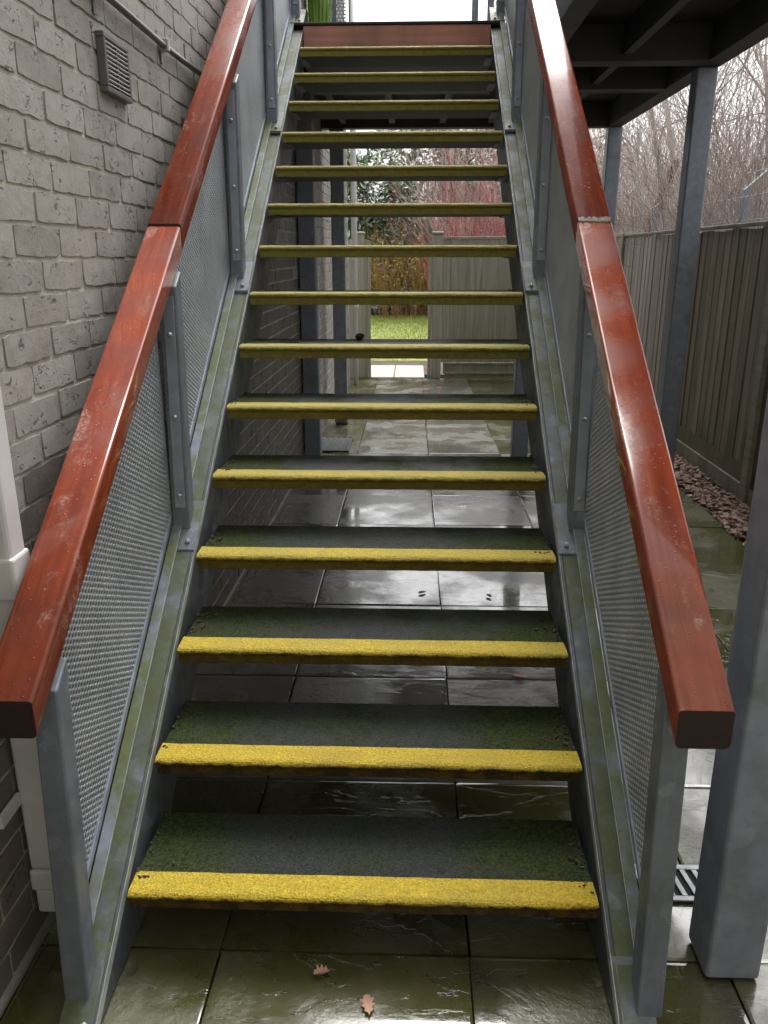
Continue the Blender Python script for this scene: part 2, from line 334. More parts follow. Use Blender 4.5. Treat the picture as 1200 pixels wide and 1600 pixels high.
# border of fallen leaves along the fence
struct(MB().box(1.955, 2.215, -3.5, 9.2, -.06, -.012).build('leaf_border', 'bed'))
lb = MB(); rr = random.Random(5)
for k in range(10000):
    x = 1.93+abs(rr.gauss(.14, .09)); x = min(x, 2.20); y = rr.uniform(1.2, 8.5); r = rr.uniform(.008, .02); a = rr.uniform(0, 6.28); z = rr.uniform(-.008, .012)
    tx, ty = rr.uniform(-.4, .4), rr.uniform(-.4, .4)
    P = []
    for q in range(5):
        b = a+q*1.2566; u, w = math.cos(b)*r*(1.5 if q == 0 else 1), math.sin(b)*r
        P.append((x+u, y+w, z+u*tx+w*ty+.006))
    lb.add(P, [(0, 1, 2, 3, 4)])
lb_ = stuff(lb.build('leaf_litter', 'leafpink')); tag(lb_, 'wet brown fallen leaves and gravel along the foot of the fence', 'leaves')

# ================================================================== brick wall
wall = thing('brick_wall', 'tall grey rough brick wall running along the left of the stairs', 'wall', (-.748, 0, 0)); wall.rotation_euler = (0, 0, -.011)
CH, CL, Z0 = .0742, .2245, 1.84-.0742*25
WALL_Y0, WALL_Y1, WALL_H = -1.6, 8.5, 5.4
core = MB().box(-.32, -.0042, WALL_Y0, WALL_Y1, -.05, WALL_H).mesh('mortar_core', 'mortar')
co = bpy.data.objects.new('mortar_core', core); COL.objects.link(co); co.parent = wall
def brick_geo(k, L=.2185, H=.0635, D=.03, nx=8, nz_=2):
    rr = random.Random(900+k); V = []; F = []
    for i in range(nx+1):
        for j in range(nz_+1):
            e = (i in (0, nx)) or (j in (0, nz_)); c = (i in (0, nx)) and (j in (0, nz_))
            x = rr.uniform(-.0006, .0006) if not e else rr.uniform(-.0010, .0004)
            y = (i/nx-.5)*L + (0 if not e else rr.uniform(-.0018, .0018)) - (.0025*(1 if i else -1) if c else 0)
            z = (j/nz_-.5)*H + (0 if not e else rr.uniform(-.0024, .0020)) - (.0018*(1 if j else -1) if c else 0)
            V.append((x, y, z))
    id_ = lambda i, j: i*(nz_+1)+j
    for i in range(nx):
        for j in range(nz_): F.append((id_(i, j), id_(i+1, j), id_(i+1, j+1), id_(i, j+1)))
    ring = [id_(i, 0) for i in range(nx)] + [id_(nx, j) for j in range(nz_)] + [id_(i, nz_) for i in range(nx, 0, -1)] + [id_(0, j) for j in range(nz_, 0, -1)]
    n0 = len(V); V += [(-D, V[r][1], V[r][2]) for r in ring]
    for a in range(len(ring)):
        b = (a+1) % len(ring); F.append((ring[a], n0+a, n0+b, ring[b]))
    return V, F
variants = [brick_geo(k) for k in range(14)]
bm_ = []; bmd_ = []
for V, F in variants:
    me = bpy.data.meshes.new('brick'); me.from_pydata(V, [], F); me.materials.append(M['brick']); bm_.append(me); me2 = bpy.data.meshes.new('brick'); bmd_.append(me2)
    b = bmesh.new(); b.from_mesh(me); bmesh.ops.recalc_face_normals(b, faces=b.faces); b.to_mesh(me); b.to_mesh(me2); b.free(); me2.materials.append(M['brick_damp'])
simple = brick_geo(99, nx=2, nz_=1)
RAILX = [(-400, 400), (0, 340), (337, 222), (760, 75), (1000, -2), (2000, -60)]
def rail_x(y): return float(np.interp(y, [a for a, b in RAILX], [b for a, b in RAILX]))
cand = []
nc = int(WALL_H/CH)
for c in range(nc):
    z = Z0+CH*(c-0)+.0; 
    if z < .02: continue
    off = .137 if (c % 2 == 1) else .027
    k0 = int((WALL_Y0-off)/CL)+1
    for k in range(k0, int((WALL_Y1-off)/CL)):
        y = off+CL*(k+.5)
        if y-.11 < WALL_Y0 or y+.11 > WALL_Y1: continue
        px, py, d = project((-.748+.011*y, y, z)); s = 0
        if -30 < px < 1200 and -30 < py < 1630:
            vis = px < rail_x(py)+25 and py < 1120
            thru = 330 < px < 480 and 380 < py < 900 and px > 330+(830-py)*.1
            if vis: s = 1/d**2
            elif thru: s = .45/d**2
        cand.append((s, y, z))
cand.sort(reverse=True)
rest = MB(); rest_d = MB(); rr = random.Random(11)
def brick_in_shade(y, z): return z < .95+.12*math.sin(y*2.3)+rr.gauss(0, .07)+(.55 if 1.6 < y < 4.45 else 0)-(1.2 if y > 4.5 else 0)  # bricks given the painted shade: low down and under the stairs
for i, (s, y, z) in enumerate(cand):
    if i < 300 and s > 0:
        o = bpy.data.objects.new('brick', rr.choice(bmd_ if brick_in_shade(y, z) else bm_)); COL.objects.link(o); o.parent = wall; o.location = (rr.uniform(-.0015, .0015), y+rr.uniform(-.002, .002), z+rr.uniform(-.0015, .0015)); o.rotation_euler = (rr.uniform(-.008, .008), 0, rr.uniform(-.006, .006))
    else:
        V, F = simple if s == 0 else rr.choice(variants)
        dx = rr.uniform(-.001, .001); (rest_d if brick_in_shade(y, z) else rest).add([(a+dx, b+y, c+z) for a, b, c in V], F)
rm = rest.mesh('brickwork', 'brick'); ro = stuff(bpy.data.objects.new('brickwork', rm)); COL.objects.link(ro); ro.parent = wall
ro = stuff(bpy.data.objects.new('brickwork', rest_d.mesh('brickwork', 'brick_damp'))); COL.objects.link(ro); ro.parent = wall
def wx(y): return -.748+.011*y

# unseen wall added behind the camera to block light from that side
struct(MB().box(-3.5, 4.6, -3.0, -2.62, -.05, 6.2).build('shade_wall', 'mortar'))

# ================================================================== staircase
stair = thing('staircase', 'open tread outdoor staircase with yellow gritted nosings between steel strings', 'staircase', (0, 0, 0))
HW = .5165
tread_me = MB().box(-HW, HW, .0555, .275, -.032, -.0015).mesh('tread', 'tread', .003)
under_me = MB().box(-HW+.006, HW-.006, .020, .268, -.043, -.0325).mesh('tread_board', 'under', .002)
prof = [(.064, 0), (.009, 0), (.004, -.0010), (-.001, -.0036), (-.0045, -.0075), (-.0055, -.0115), (-.0042, -.0155), (-.0005, -.0190), (.0040, -.0205), (.0045, -.044), (.006, -.046), (.012, -.046), (.0125, -.0125), (.016, -.0085), (.064, -.0075)]
nos = MB(); nx = 24; rr = random.Random(2)
for i in range(nx+1):
    x = -HW+2*HW*i/nx
    nos.v += [(x, y+rr.uniform(-.0007, .0007), z+.002+rr.uniform(-.0006, .0006)+.0225) for y, z in prof]
n = len(prof)
for i in range(nx):
    for j in range(n): nos.f.append((i*n+j, i*n+(j+1) % n, (i+1)*n+(j+1) % n, (i+1)*n+j))
nos.f += [tuple(range(n)), tuple(range(nx*n, nx*n+n))]
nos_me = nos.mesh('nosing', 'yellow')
for k in range(N):
    t = inst('tread', tread_me, (0, k*GO, RISE*(k+1)), stair)
    moss = min(1, max(0, (k-1.2)/6.5)); t['moss'] = moss
    inst('tread_board', under_me, (0, k*GO, RISE*(k+1)), t)
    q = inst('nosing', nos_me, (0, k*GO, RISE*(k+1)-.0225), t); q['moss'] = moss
    # support angles under each end
for sx in (-1, 1):
    w0, w1 = .529, .537; f1 = .604; D = .235/math.cos(SLOPE); t_ = .011
    h1 = -.03
    ya, yb = -.235, 3.69
    m = MB()
    def sheet(xa, xb, ha, hb):
        xa, xb = sorted((sx*xa, sx*xb)); P = []
        for (y, h) in ((ya, ha), (yb, ha), (yb, hb), (ya, hb)):
            z = nz(y)+h; P.append((y, max(z, .004) if y == ya else z))
        # cut at the ground
        if nz(ya)+hb < .004:
            yc = (.004-hb-RISE)*GO/RISE; P = [(ya, max(nz(ya)+ha, .004)), (yb, nz(yb)+ha), (yb, nz(yb)+hb), (yc, .004)]
            if nz(ya)+ha > .004: P.append((ya, .004))
        m.prism(P, lambda p: (xa, p[0], p[1]), lambda p: (xb, p[0], p[1]))
    sheet(w0, w1, h1, h1-D)
    st = m.build('stringer', 'web', stair, .0015)
    m = MB(); sheet(w1+.0005, f1, h1-.0005, h1-t_); sheet(w1+.0005, f1, h1-D+t_, h1-D+.0005)
    m.build('flange', 'galv_moss', st, .0015)
    m = MB(); sheet(.5275, .5288, h1-.0002, h1-.006); m.build('highlight_strip', 'edge', st)  # pale strip painted as the highlight along the flange edge
    for k in range(N):     # angle cleats carrying the tread ends
        xa, xb = sorted((sx*.5285, sx*.49)); z = RISE*(k+1)-.0435
        MB().box(xa, xb, k*GO+.06, k*GO+.24, z-.005, z).build('tread_cleat', 'galv_post', st)
rp = MB().box(-.527, .527, 3.697, 3.722, 2.60, TZ-.012).build('riser_plate', 'redwood', stair, .002); rp['label'] = 'red stained timber riser under the landing edge'
MB().box(-.60, .60, 3.688, 3.80, TZ-.010, TZ+.004).build('landing_edge', 'deckwood', stair, .002)

# ================================================================== balustrades
POST_Y = [-.137, .849, 1.835, 2.821, 3.807]
HB, HT = .028, .645
def perforated(y0, y1, h0, h1, sl, p=.0155, r=.0047, th=.003, marg=.008):
    s = math.atan(sl); cs, sn = math.cos(s), math.sin(s); C = []
    L = math.hypot(y1-y0, (y1-y0)*sl); T = (h1-h0)*cs; row = p*math.sqrt(3)/2
    for i, w in enumerate(np.arange(row*.3, T, row)):        # rows of holes run along the slope
        u = np.arange(-T*1.2, L+T*1.2, p)+(p/2 if i % 2 else 0)
        y = u*cs-w*sn; z = u*sn+w*cs
        ok = (y > marg) & (y < (y1-y0)-marg) & (z-y*sl > marg) & (z-y*sl < (h1-h0)-marg)
        C.append(np.stack([y[ok], z[ok]], 1))
    C = np.concatenate(C); n = len(C); K = 12
    a = s+math.pi/6+np.arange(K)*2*math.pi/K; R = p/math.sqrt(3)*1.002
    RR = np.where(np.arange(K) % 2 == 0, R, R*math.cos(math.pi/6))
    o = np.stack([np.cos(a)*RR, np.sin(a)*RR], 1); q = np.stack([np.cos(a)*r, np.sin(a)*r], 1)
    yz = np.concatenate([C[:, None]+o[None], C[:, None]+q[None]], 1)
    V = np.zeros((n, 4*K, 3)); V[:, :2*K, 1:] = yz; V[:, 2*K:, 1:] = yz; V[:, :2*K, 0] = -th/2; V[:, 2*K:, 0] = th/2
    k = np.arange(K); k2 = (k+1) % K
    f = np.concatenate([np.stack([k, k+K, k2+K, k2], 1), np.stack([k+2*K, k2+2*K, k2+3*K, k+3*K], 1), np.stack([k+K, k+3*K, k2+3*K, k2+K], 1)])
    Fc = (f[None]+(np.arange(n)*4*K)[:, None, None]).reshape(-1, 4)
    me = bpy.data.meshes.new('perforated_panel'); V = V.reshape(-1, 3)
    me.vertices.add(len(V)); me.vertices.foreach_set('co', V.astype(np.float32).ravel())
    me.loops.add(Fc.size); me.loops.foreach_set('vertex_index', Fc.astype(np.int32).ravel())
    me.polygons.add(len(Fc)); me.polygons.foreach_set('loop_start', np.arange(0, Fc.size, 4, dtype=np.int32)); me.polygons.foreach_set('loop_total', np.full(len(Fc), 4, np.int32))
    me.update(calc_edges=True); me.validate(); me.materials.append(M['panel']); return me
PH = .029
bay = POST_Y[1]-POST_Y[0]-2*PH
pan_me = perforated(0, bay, HB, HT, RISE/GO)
bolt_me = MB()
bolt_me.tube([(0, 0, 0), (0, 0, .004)], .0085, 6).tube([(0, 0, .004), (0, 0, .008)], [.0078, .004], 6); bolt_me = bolt_me.mesh('bolt', 'bolt')
def par(y0, y1, ha, hb, xa, xb):     # sheared bar: vertical ends, sloping top and bottom
    xa, xb = sorted((xa, xb)); P = [(y0, nz(y0)+ha), (y1, nz(y1)+ha), (y1, nz(y1)+hb), (y0, nz(y0)+hb)]
    return MB().prism(P, lambda p: (xa, p[0], p[1]), lambda p: (xb, p[0], p[1]))
def rail_piece(sx, ya, yb, h, parent, xa=.563, xb=.660, T=.076):
    r = .007; pr = []
    for cx, cz, a0 in ((xb-r, h-r, 0), (xa+r, h-r, 90), (xa+r*1.6, h-T+r*1.6, 180), (xb-r*1.6, h-T+r*1.6, 270)):
        R = r if a0 < 180 else r*1.6
        for q in range(4):
            a = rad(a0+q*30); pr.append((cx+R*math.cos(a), cz+R*math.sin(a)))
    m = MB(); m.prism(pr, lambda p: (sx*p[0], ya, nz(ya)+p[1]), lambda p: (sx*p[0], yb, nz(yb)+p[1]))
    o = m.build('handrail', 'rail', parent, 0, True)
    for p in o.data.polygons:
        if len(p.vertices) > 4: p.use_smooth = False
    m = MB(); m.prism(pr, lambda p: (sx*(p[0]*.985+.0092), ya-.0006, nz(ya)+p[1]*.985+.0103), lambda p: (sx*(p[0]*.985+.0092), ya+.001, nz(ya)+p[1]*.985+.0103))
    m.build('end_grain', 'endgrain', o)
    return o
for sx, lab in ((-1, 'galvanised balustrade with red timber handrail beside the brick wall'), (1, 'galvanised balustrade with red timber handrail on the deck side of the stairs')):
    B = thing('balustrade', lab, 'balustrade', (sx*.6, -.1, 0), 'balustrades flanking the stairs')
    HRL = .724 if sx < 0 else .728; LN = .052; px_ = 0 if sx < 0 else .012      # posts lean back a little
    yj = 1.0 if sx < 0 else 1.012
    rail_piece(sx, -.187, yj-.004, HRL, B); rr_ = rail_piece(sx, yj+.004, 4.3, HRL+.003, B)
    jf = MB(); rj = random.Random(3+sx); nj = 14; V = []     # ragged filler in the open joint
    top, hwd = ((-.006, .0036) if sx < 0 else (.0036, .009))
    for q in range(nj+1):
        x = sx*(.566+.091*q/nj); a, b = yj-hwd*rj.uniform(.6, 1.2), yj+hwd*rj.uniform(.6, 1.2); hh = HRL+top+rj.uniform(-.0012, .0004)
        V += [(x, a, nz(a)+hh), (x, b, nz(b)+hh), (x, b, nz(b)+HRL-.068), (x, a, nz(a)+HRL-.068)]
    jf.add(V, [(4*q+e, 4*q+(e+1) % 4, 4*q+4+(e+1) % 4, 4*q+4+e) for q in range(nj) for e in range(4)]+[(0, 1, 2, 3), (4*nj, 4*nj+3, 4*nj+2, 4*nj+1)])
    jf.build('joint_filler', 'black' if sx < 0 else 'filler', rr_)
    for i, yc in enumerate(POST_Y):
        xa, xb = sorted((sx*(.553+px_), sx*(.604+px_))); zb = nz(yc)-.03+.02; zt = nz(yc)+HRL-.074
        m = MB(); zz = nz(yc-PH)-.0065
        ztf, ztb = nz(yc-PH+LN)+HRL-.074, nz(yc+PH+LN)+HRL-.074
        m.prism([(yc-PH, zz), (yc+PH, zz+.02), (yc+PH+LN, ztb), (yc-PH+LN, ztf)], lambda p: (xa, p[0], p[1]), lambda p: (xb, p[0], p[1]))
        post = m.build('post', 'galv_post', B, .004, seg=2)
        # foot plate lying on the string flange
        pl = par(yc-.090, yc+.06, -.017, -.005, sx*.528, sx*.600).build('foot_plate', 'plate', B, .001)
        par(yc-.072, yc+.055, -.0295, -.0175, sx*.540, sx*.598).build('gap_shadow', 'black', pl)  # black block painted as the shadow in the gap under the plate
        for by, bx in ((yc-.066, .552),):
            inst('bolt', bolt_me, (sx*bx, by, nz(by)-.0045), pl, (SLOPE, 0, 0))
        # cleat angles on the post that clamp the panel ends, with bolts
        if i:
            xa, xb = sorted((sx*(.562+px_), sx*(.592+px_))); y = yc-PH-.0045
            m = MB(); za, zc = zb+.05, nz(y)+HRL-.06; ly = lambda z: y+LN*(z-zz)/(ztf-zz); m.prism([(ly(za), za), (ly(za)+.004, za), (ly(zc)+.004, zc), (ly(zc), zc)], lambda p: (xa, p[0], p[1]), lambda p: (xb, p[0], p[1])); c = m.build('panel_cleat', 'galv', post, .001)
            for hz in (.13, .36, .59):
                inst('bolt', bolt_me, (sx*(.576+px_), ly(nz(y)+hz-.03), nz(y)+hz-.03), c, (math.pi/2, 0, 0))
    for i in range(4):
        y0, y1 = POST_Y[i]+PH+.021, POST_Y[i+1]-PH+.014
        par(y0-.02, y1+.03, -.0285, .006, sx*.5785, sx*.6055).build('bottom_rail', 'kick', B, .0015)
        par(y0-.02, y1+.03, .001, .0065, sx*.577, sx*.5783).build('highlight_strip', 'edge', B)  # thin pale line stands for light on the bottom rail edge
        P = inst('perforated_panel', pan_me, (sx*.6105, y0, nz(y0)+HB), B)
        par(y0, y1, HB-.016, HB+.008, sx*.606, sx*.6145).build('panel_edge', 'galv', P, .001)
        par(y0, y1, HRL-.078, HRL-.094, sx*.604, sx*.617).build('panel_edge', 'galv', P, .001)
        for (a, b) in ((y0, y0+.010), (y1-.010, y1)): par(a, b, HB+.009, HRL-.095, sx*.607, sx*.614).build('panel_edge', 'galv', P)

# ================================================================== steel deck
deck = thing('raised_deck', 'raised steel framed timber deck on square galvanised posts', 'deck', (1.3, 3.7, 0))
ZB, ZT = 2.53, 2.715
def dpost(x0, y0, w=.118, top=ZB, z0=.006, lab=None):
    o = MB().box(x0, x0+w, y0, y0+w, z0, top-.001).build('post', 'galv_deck', deck, .010, seg=3)
    return o
for x, y in ((-.69, 4.40), (.85, 4.40), (-.61, 5.97), (.752, -.032), (1.712, 3.75), (1.725, 5.97)): dpost(x, y)
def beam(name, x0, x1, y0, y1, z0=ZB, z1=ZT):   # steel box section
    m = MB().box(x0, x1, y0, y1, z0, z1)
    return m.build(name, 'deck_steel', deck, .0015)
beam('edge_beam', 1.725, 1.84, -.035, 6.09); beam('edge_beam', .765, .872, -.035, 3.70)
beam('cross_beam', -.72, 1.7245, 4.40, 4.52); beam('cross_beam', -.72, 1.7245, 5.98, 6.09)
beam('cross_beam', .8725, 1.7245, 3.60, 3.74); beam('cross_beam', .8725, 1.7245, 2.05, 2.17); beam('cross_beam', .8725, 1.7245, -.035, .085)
for x in (-.50, -.09, .33, .73, 1.26):
    segs = ((4.521, 5.979),) if x < 1 else ((4.521, 5.979), (3.741, 4.399), (2.171, 3.599), (.086, 2.049))
    for a, b in segs: MB().box(x-.012, x+.035, a, b, ZB+.03, ZT-.001).build('joist', 'deck_steel', deck)
MB().box(-.55, .55, 3.723, 4.399, ZB+.05, ZB+.10).build('joist', 'deck_steel', deck)
bd1 = MB().box(-1.29, 1.29, -.0695, .0695, 0, .032).mesh('deck_board', 'deckwood'); bd2 = MB().box(-.545, .545, -.0695, .0695, 0, .032).mesh('deck_board', 'deckwood')
y = .035
while y < 6.15:
    if y > 3.77: inst('deck_board', bd1, (.57, y, ZT+.002), deck)
    else: inst('deck_board', bd2, (1.312, y, ZT+.002), deck)
    y += .1405
# guard rails at the far end of the landing
gpm = perforated(0, .26, 0, 1.0, 0, .03, .011, .002)
for x0 in (-.70, .74):
    p = inst('guard_panel', gpm, (x0, 6.02, TZ+.06), deck, (0, 0, -math.pi/2))
for x, w in ((-.585, .05), (-.435, .012), (.565, .05), (.69, .05)): MB().box(x, x+w, 6.0, 6.05, TZ, TZ+1.15).build('guard_post', 'galv_post', deck, .003)
for a, b in ((-.70, -.42), (.56, 1.83)): MB().box(a, b, 6.0, 6.05, TZ+1.15, TZ+1.19).build('guard_rail', 'rail', deck, .004)

# ================================================================== wall fittings
def vent(y, z, lab, s=1.0):
    x = wx(y); v = thing('air_vent', lab, 'vent', (x, y, z), 'louvre vents on the brick wall')
    a, b = .098*s, .072*s
    m = MB(); x0, x1 = x-.001, x+.022
    m.box(x0, x1, y-a, y+a, z-b, z-b+.014).box(x0, x1, y-a, y+a, z+b-.014, z+b).box(x0, x1, y-a, y-a+.014, z-b+.0145, z+b-.0145).box(x0, x1, y+a-.014, y+a, z-b+.0145, z+b-.0145)
    m.build('frame', 'vent', v, .002)
    MB().box(x0, x0+.004, y-a+.014, y+a-.014, z-b+.014, z+b-.014).build('back_plate', 'black', v)
    for k in range(10):
        zz = z-b+.021+k*(2*b-.042)/9
        MB().box(x+.012, x+.0215, y-a+.0145, y+a-.0145, zz-.0012, zz+.0012).build('slat', 'slat', v)
    MB().box(x+.006, x+.020, y-.003, y+.003, z-b+.0145, z+b-.0145).build('mullion', 'vent', v)
vent(1.045, 2.003, 'square dark grey louvre vent high on the brick wall')
vent(1.80, 1.925, 'dark vent mostly hidden behind the left handrail', .8)
cd = thing('conduit', 'thin grey conduit pipe clipped along the brick wall near the top', 'pipe', (wx(1.4), 1.4, 2.165))
MB().tube([(wx(y)+.018, y, 2.166-.004*math.sin(y*5)) for y in np.arange(-1.2, 3.4, .1)], .0105, 10).build('tube', 'pipe', cd, 0, True)
for y in (.25, .95, 1.52, 2.15, 2.8):
    MB().box(wx(y)-.002, wx(y)+.032, y-.012, y+.012, 2.146, 2.186).build('clip', 'clip', cd, .004)
    MB().box(wx(y)-.002, wx(y)+.006, y-.008, y+.008, 2.112, 2.1455).build('clip_tail', 'pipe', cd)
dp = thing('downpipe', 'square off white plastic downpipe against the dark brickwork at the bottom left', 'downpipe', (-.71, .06, .1))
x0, x1, y0, y1 = -.742, -.677, .025, .09
MB().box(x0, x1, y0, y1, .205, 4.9).build('pipe', 'white', dp, .008, seg=2)
MB().box(x0-.003, x1+.004, y0-.004, y1+.004, .150, .204).build('collar', 'white', dp, .006, seg=2)
MB().box(x0+.002, x1-.001, y0+.001, y1-.001, .085, .149).build('shoe', 'white', dp, .006, seg=2)
for z in (.385, 2.0):
    MB().box(x1+.0005, x1+.004, y0-.002, y1+.002, z, z+.026).build('bracket', 'white', dp); MB().box(x0-.002, x0+.008, y0-.085, y0-.0005, z, z+.026).build('bracket', 'white', dp)
MB().box(x0-.004, x1+.005, y0-.005, y1+.005, .86, .95).build('collar', 'white', dp, .006, seg=2)
fd = thing('downpipe', 'white round downpipe at the far corner of the brick wall by the gateway', 'downpipe', (-.58, 8.45, 0))
MB().tube([(-.58, 8.45, .0), (-.58, 8.45, 5)], .034, 14).build('pipe', 'whitefar', fd, 0, True)
for z in (.9, 2.4): MB().tube([(-.58, 8.45, z), (-.58, 8.45, z+.07)], .041, 14).build('collar', 'whitefar', fd, 0, True)
for z in (1.6,): MB().box(-.66, -.62, 8.43, 8.47, z, z+.03).build('bracket', 'whitefar', fd)

# drains
dr = thing('channel_drain', 'slotted galvanised drain grating in the paving beside the near post', 'drain', (.8, .25, 0))
MB().box(.655, 1.02, .190, .312, -.01, .0035).build('pit', 'black', dr)
m = MB(); m.box(.655, 1.02, .190, .206, .0037, .0095).box(.655, 1.02, .296, .312, .0037, .0095); m.build('frame', 'grate', dr, .001)
for k in range(12):
    x = .66+k*.030; sh = .012
    MB().prism([(x, .2065), (x+.014, .2065), (x+.014-sh, .2955), (x-sh, .2955)], lambda p: (p[0], p[1], .0037), lambda p: (p[0], p[1], .0092)).build('bar', 'grate', dr, .001)
mg = thing('drain_grid', 'dark metal mesh drain grid by the brick wall under the deck', 'drain', (-.545, 5.11, 0))
MB().box(-.685, -.405, 4.86, 5.37, -.01, .006).build('pit', 'black', mg)
m = MB()
m.box(-.692, -.398, 4.852, 4.868, .0062, .014).box(-.692, -.398, 5.362, 5.378, .0062, .014).box(-.692, -.678, 4.868, 5.362, .0062, .014).box(-.412, -.398, 4.868, 5.362, .0062, .014); m.build('frame', 'iron', mg)
for dirn in (-1, 1):
    for k in range(-8, 19):
        a = Vector((-.675, 4.87+k*.045)); b = a+Vector((.26, .26*dirn*.9))
        pts = []
        for q in np.linspace(0, 1, 40):
            p = a+(b-a)*q
            if 4.868 < p.y < 5.362: pts.append(p)
        if len(pts) > 2: MB().tube([(pts[0].x, pts[0].y, .010+.001*dirn), (pts[-1].x, pts[-1].y, .010+.001*dirn)], .0022, 4).build('bar', 'grate', mg)

# ================================================================== fences
FX = 2.245
fence = thing('closeboard_fence', 'long weathered closeboard fence beyond the deck on the right', 'fence', (FX, 5, 0))
pY = [-.05, 1.75, 3.56, 5.45, 7.2, 8.93]
for y in pY: MB().box(FX-.035, FX+.06, y-.045, y+.045, -.05, 1.72).build('fence_post', 'gravelboard', fence, .004)
fb = [MB().prism([(-.009, -.066), (-.004, -.066), (-.001, .066), (-.005, .066)], lambda p: (p[0], p[1], 0), lambda p: (p[0], p[1], 1.44+.006*k)).mesh('feather_board', 'fence') for k in range(3)]
fbp = []
for me in fb:
    m2 = me.copy(); m2.materials.clear(); m2.materials.append(M['fencepale']); fbp.append(m2)
rr = random.Random(4)
for a, b in zip(pY[:-1], pY[1:]):
    MB().box(FX-.02, FX+.015, a+.046, b-.046, -.04, .105).build('gravel_board', 'gravelboard', fence, .003)
    MB().box(FX-.006, FX+.015, a+.046, b-.046, .106, .232).build('gravel_board', 'fence', fence, .003)
    MB().box(FX-.022, FX+.04, a+.046, b-.046, 1.682, 1.705).build('capping', 'gravelboard', fence, .003)
    for z in (.4, 1.35): MB().box(FX+.002, FX+.04, a+.046, b-.046, z, z+.07).build('fence_rail', 'fence', fence)
    fbs = fb if a < 5 else fbp; n = round((b-a-.092)/.122); st = (b-a-.092)/n
    for k in range(n): inst('feather_board', rr.choice(fbs), (FX+rr.uniform(-.003, .001), a+.046+st*(k+.5), .2325+rr.uniform(-.012, 0.0)), fence)
GY = 8.95
gf = thing('gateway_fence', 'pale grey green board fence panel to the right of the gateway', 'fence', (1.2, GY, 0))
gb_ = MB().box(-.0505, .0505, 0, .011, 0, 1.49).mesh('board', 'gate', .003)
MB().box(.305, .345, GY-.01, GY+.05, 0, 1.66).build('gate_jamb', 'gate', gf, .003)
o = MB().box(.35, .475, GY-.03, GY+.08, 0, 1.745).build('fence_post', 'gate', gf, .004)
MB().box(.335, .49, GY-.045, GY+.095, 1.746, 1.785).build('post_cap', 'gate', o, .012)
for k in range(18):
    inst('board', gb_, (.53+k*.0985, GY+(.0 if k % 2 else .012), .2025), gf)
MB().box(.48, 2.2, GY-.012, GY+.04, 1.697, 1.725).build('capping', 'gate', gf, .003)
MB().box(.53, 2.2, GY+.0, GY+.03, .02, .20).build('gravel_board', 'gate', gf, .003)
m = MB().box(.505, 2.2, GY-.015, GY-.001, .055, .082).box(.505, 2.2, GY-.015, GY-.001, .178, .202).box(.505, .529, GY-.015, GY-.001, .0825, .1775); m.build('frame_rail', 'gate', gf, .002)
lf = thing('gateway_fence', 'narrow pale board fence panel between brick wall and gateway', 'fence', (-.55, GY, 0))
inst('board', MB().box(-.06, .06, 0, .02, 0, 1.69).mesh('board', 'gate', .003), (-.655, GY, 0), lf)
o = MB().box(-.585, -.495, GY-.02, GY+.07, 0, 1.75).build('fence_post', 'gate', lf, .004); MB().box(-.597, -.483, GY-.03, GY+.08, 1.751, 1.785).build('post_cap', 'gate', o, .012)
MB().box(-.492, -.455, GY, GY+.02, 0, 1.69).build('board', 'gate', lf, .003); MB().box(-.453, -.42, GY-.012, GY+.045, 0, 1.68).build('gate_jamb', 'gate', lf, .003)
# security mesh fence behind
mf = thing('mesh_fence', 'steel wire mesh security fence with cranked arms behind the timber fence', 'fence', (3.1, 8, 0))
MX = 3.05
mY = [3.6, 6.4, 9.2, 12.0, 14.8]
for a, b in zip(mY[:-1], mY[1:]):
    m = MB()
    for z in np.arange(.2, 2.01, .2): m.tube([(MX, a, z), (MX, b, z)], .003, 4, False)
    for y in np.arange(a+.025, b, .05): m.tube([(MX+.004, y, .2), (MX+.004, y, 2.0)], .0022, 3, False)
    stuff(m.build('mesh_panel', 'mesh', mf))
for y in mY:
    p = MB().box(MX+.01, MX+.07, y-.03, y+.03, -.1, 2.06).build('post', 'galv', mf, .004)
    MB().prism([(-.03, 0), (.03, 0), (.03, .04), (-.03, .04)], lambda q: (MX+.01+q[1], y+q[0], 2.06), lambda q: (MX+.50+q[1], y+q[0], 2.50)).build('cranked_arm', 'clip', p)
for k in range(3):
    q = .15+.4*k; m = MB(); m.tube([(MX+.02+.49*q, yy_, 2.13+.43*q+.02) for yy_ in np.arange(3.6, 14.9, .5)], .003, 4, False); m.build('line_wire', 'mesh', mf)

# ================================================================== planting
def grow(m, p, d, L, r, depth, rr, up=.12, spread=.5, nb=(2, 4), seg=4, sides=4, curl=.18, rmin=.0016, taper=.55):
    pts = [Vector(p)]; d = Vector(d).normalized(); dirs = []
    for i in range(seg):
        d = (d+Vector((rr.gauss(0, curl), rr.gauss(0, curl), rr.gauss(0, curl)+up))).normalized(); pts.append(pts[-1]+d*L/seg); dirs.append(d.copy())
    m.tube(pts, [max(rmin, r*(1-(1-taper)*i/seg)) for i in range(seg+1)], sides if r > .012 else 3, False)
    if depth <= 0: return
    for _ in range(rr.randint(*nb)):
        i = rr.randint(1, seg); q = dirs[i-1]
        s = Vector((rr.gauss(0, 1), rr.gauss(0, 1), rr.gauss(0, 1))); s = (s-q*s.dot(q)).normalized()
        grow(m, pts[i], q+s*rr.uniform(spread*.6, spread*1.5), L*rr.uniform(.55, .82), max(rmin, r*taper*rr.uniform(.6, 1)), depth-1, rr, up*.8, spread, nb, max(3, seg-1), sides, curl*1.1, rmin, taper)
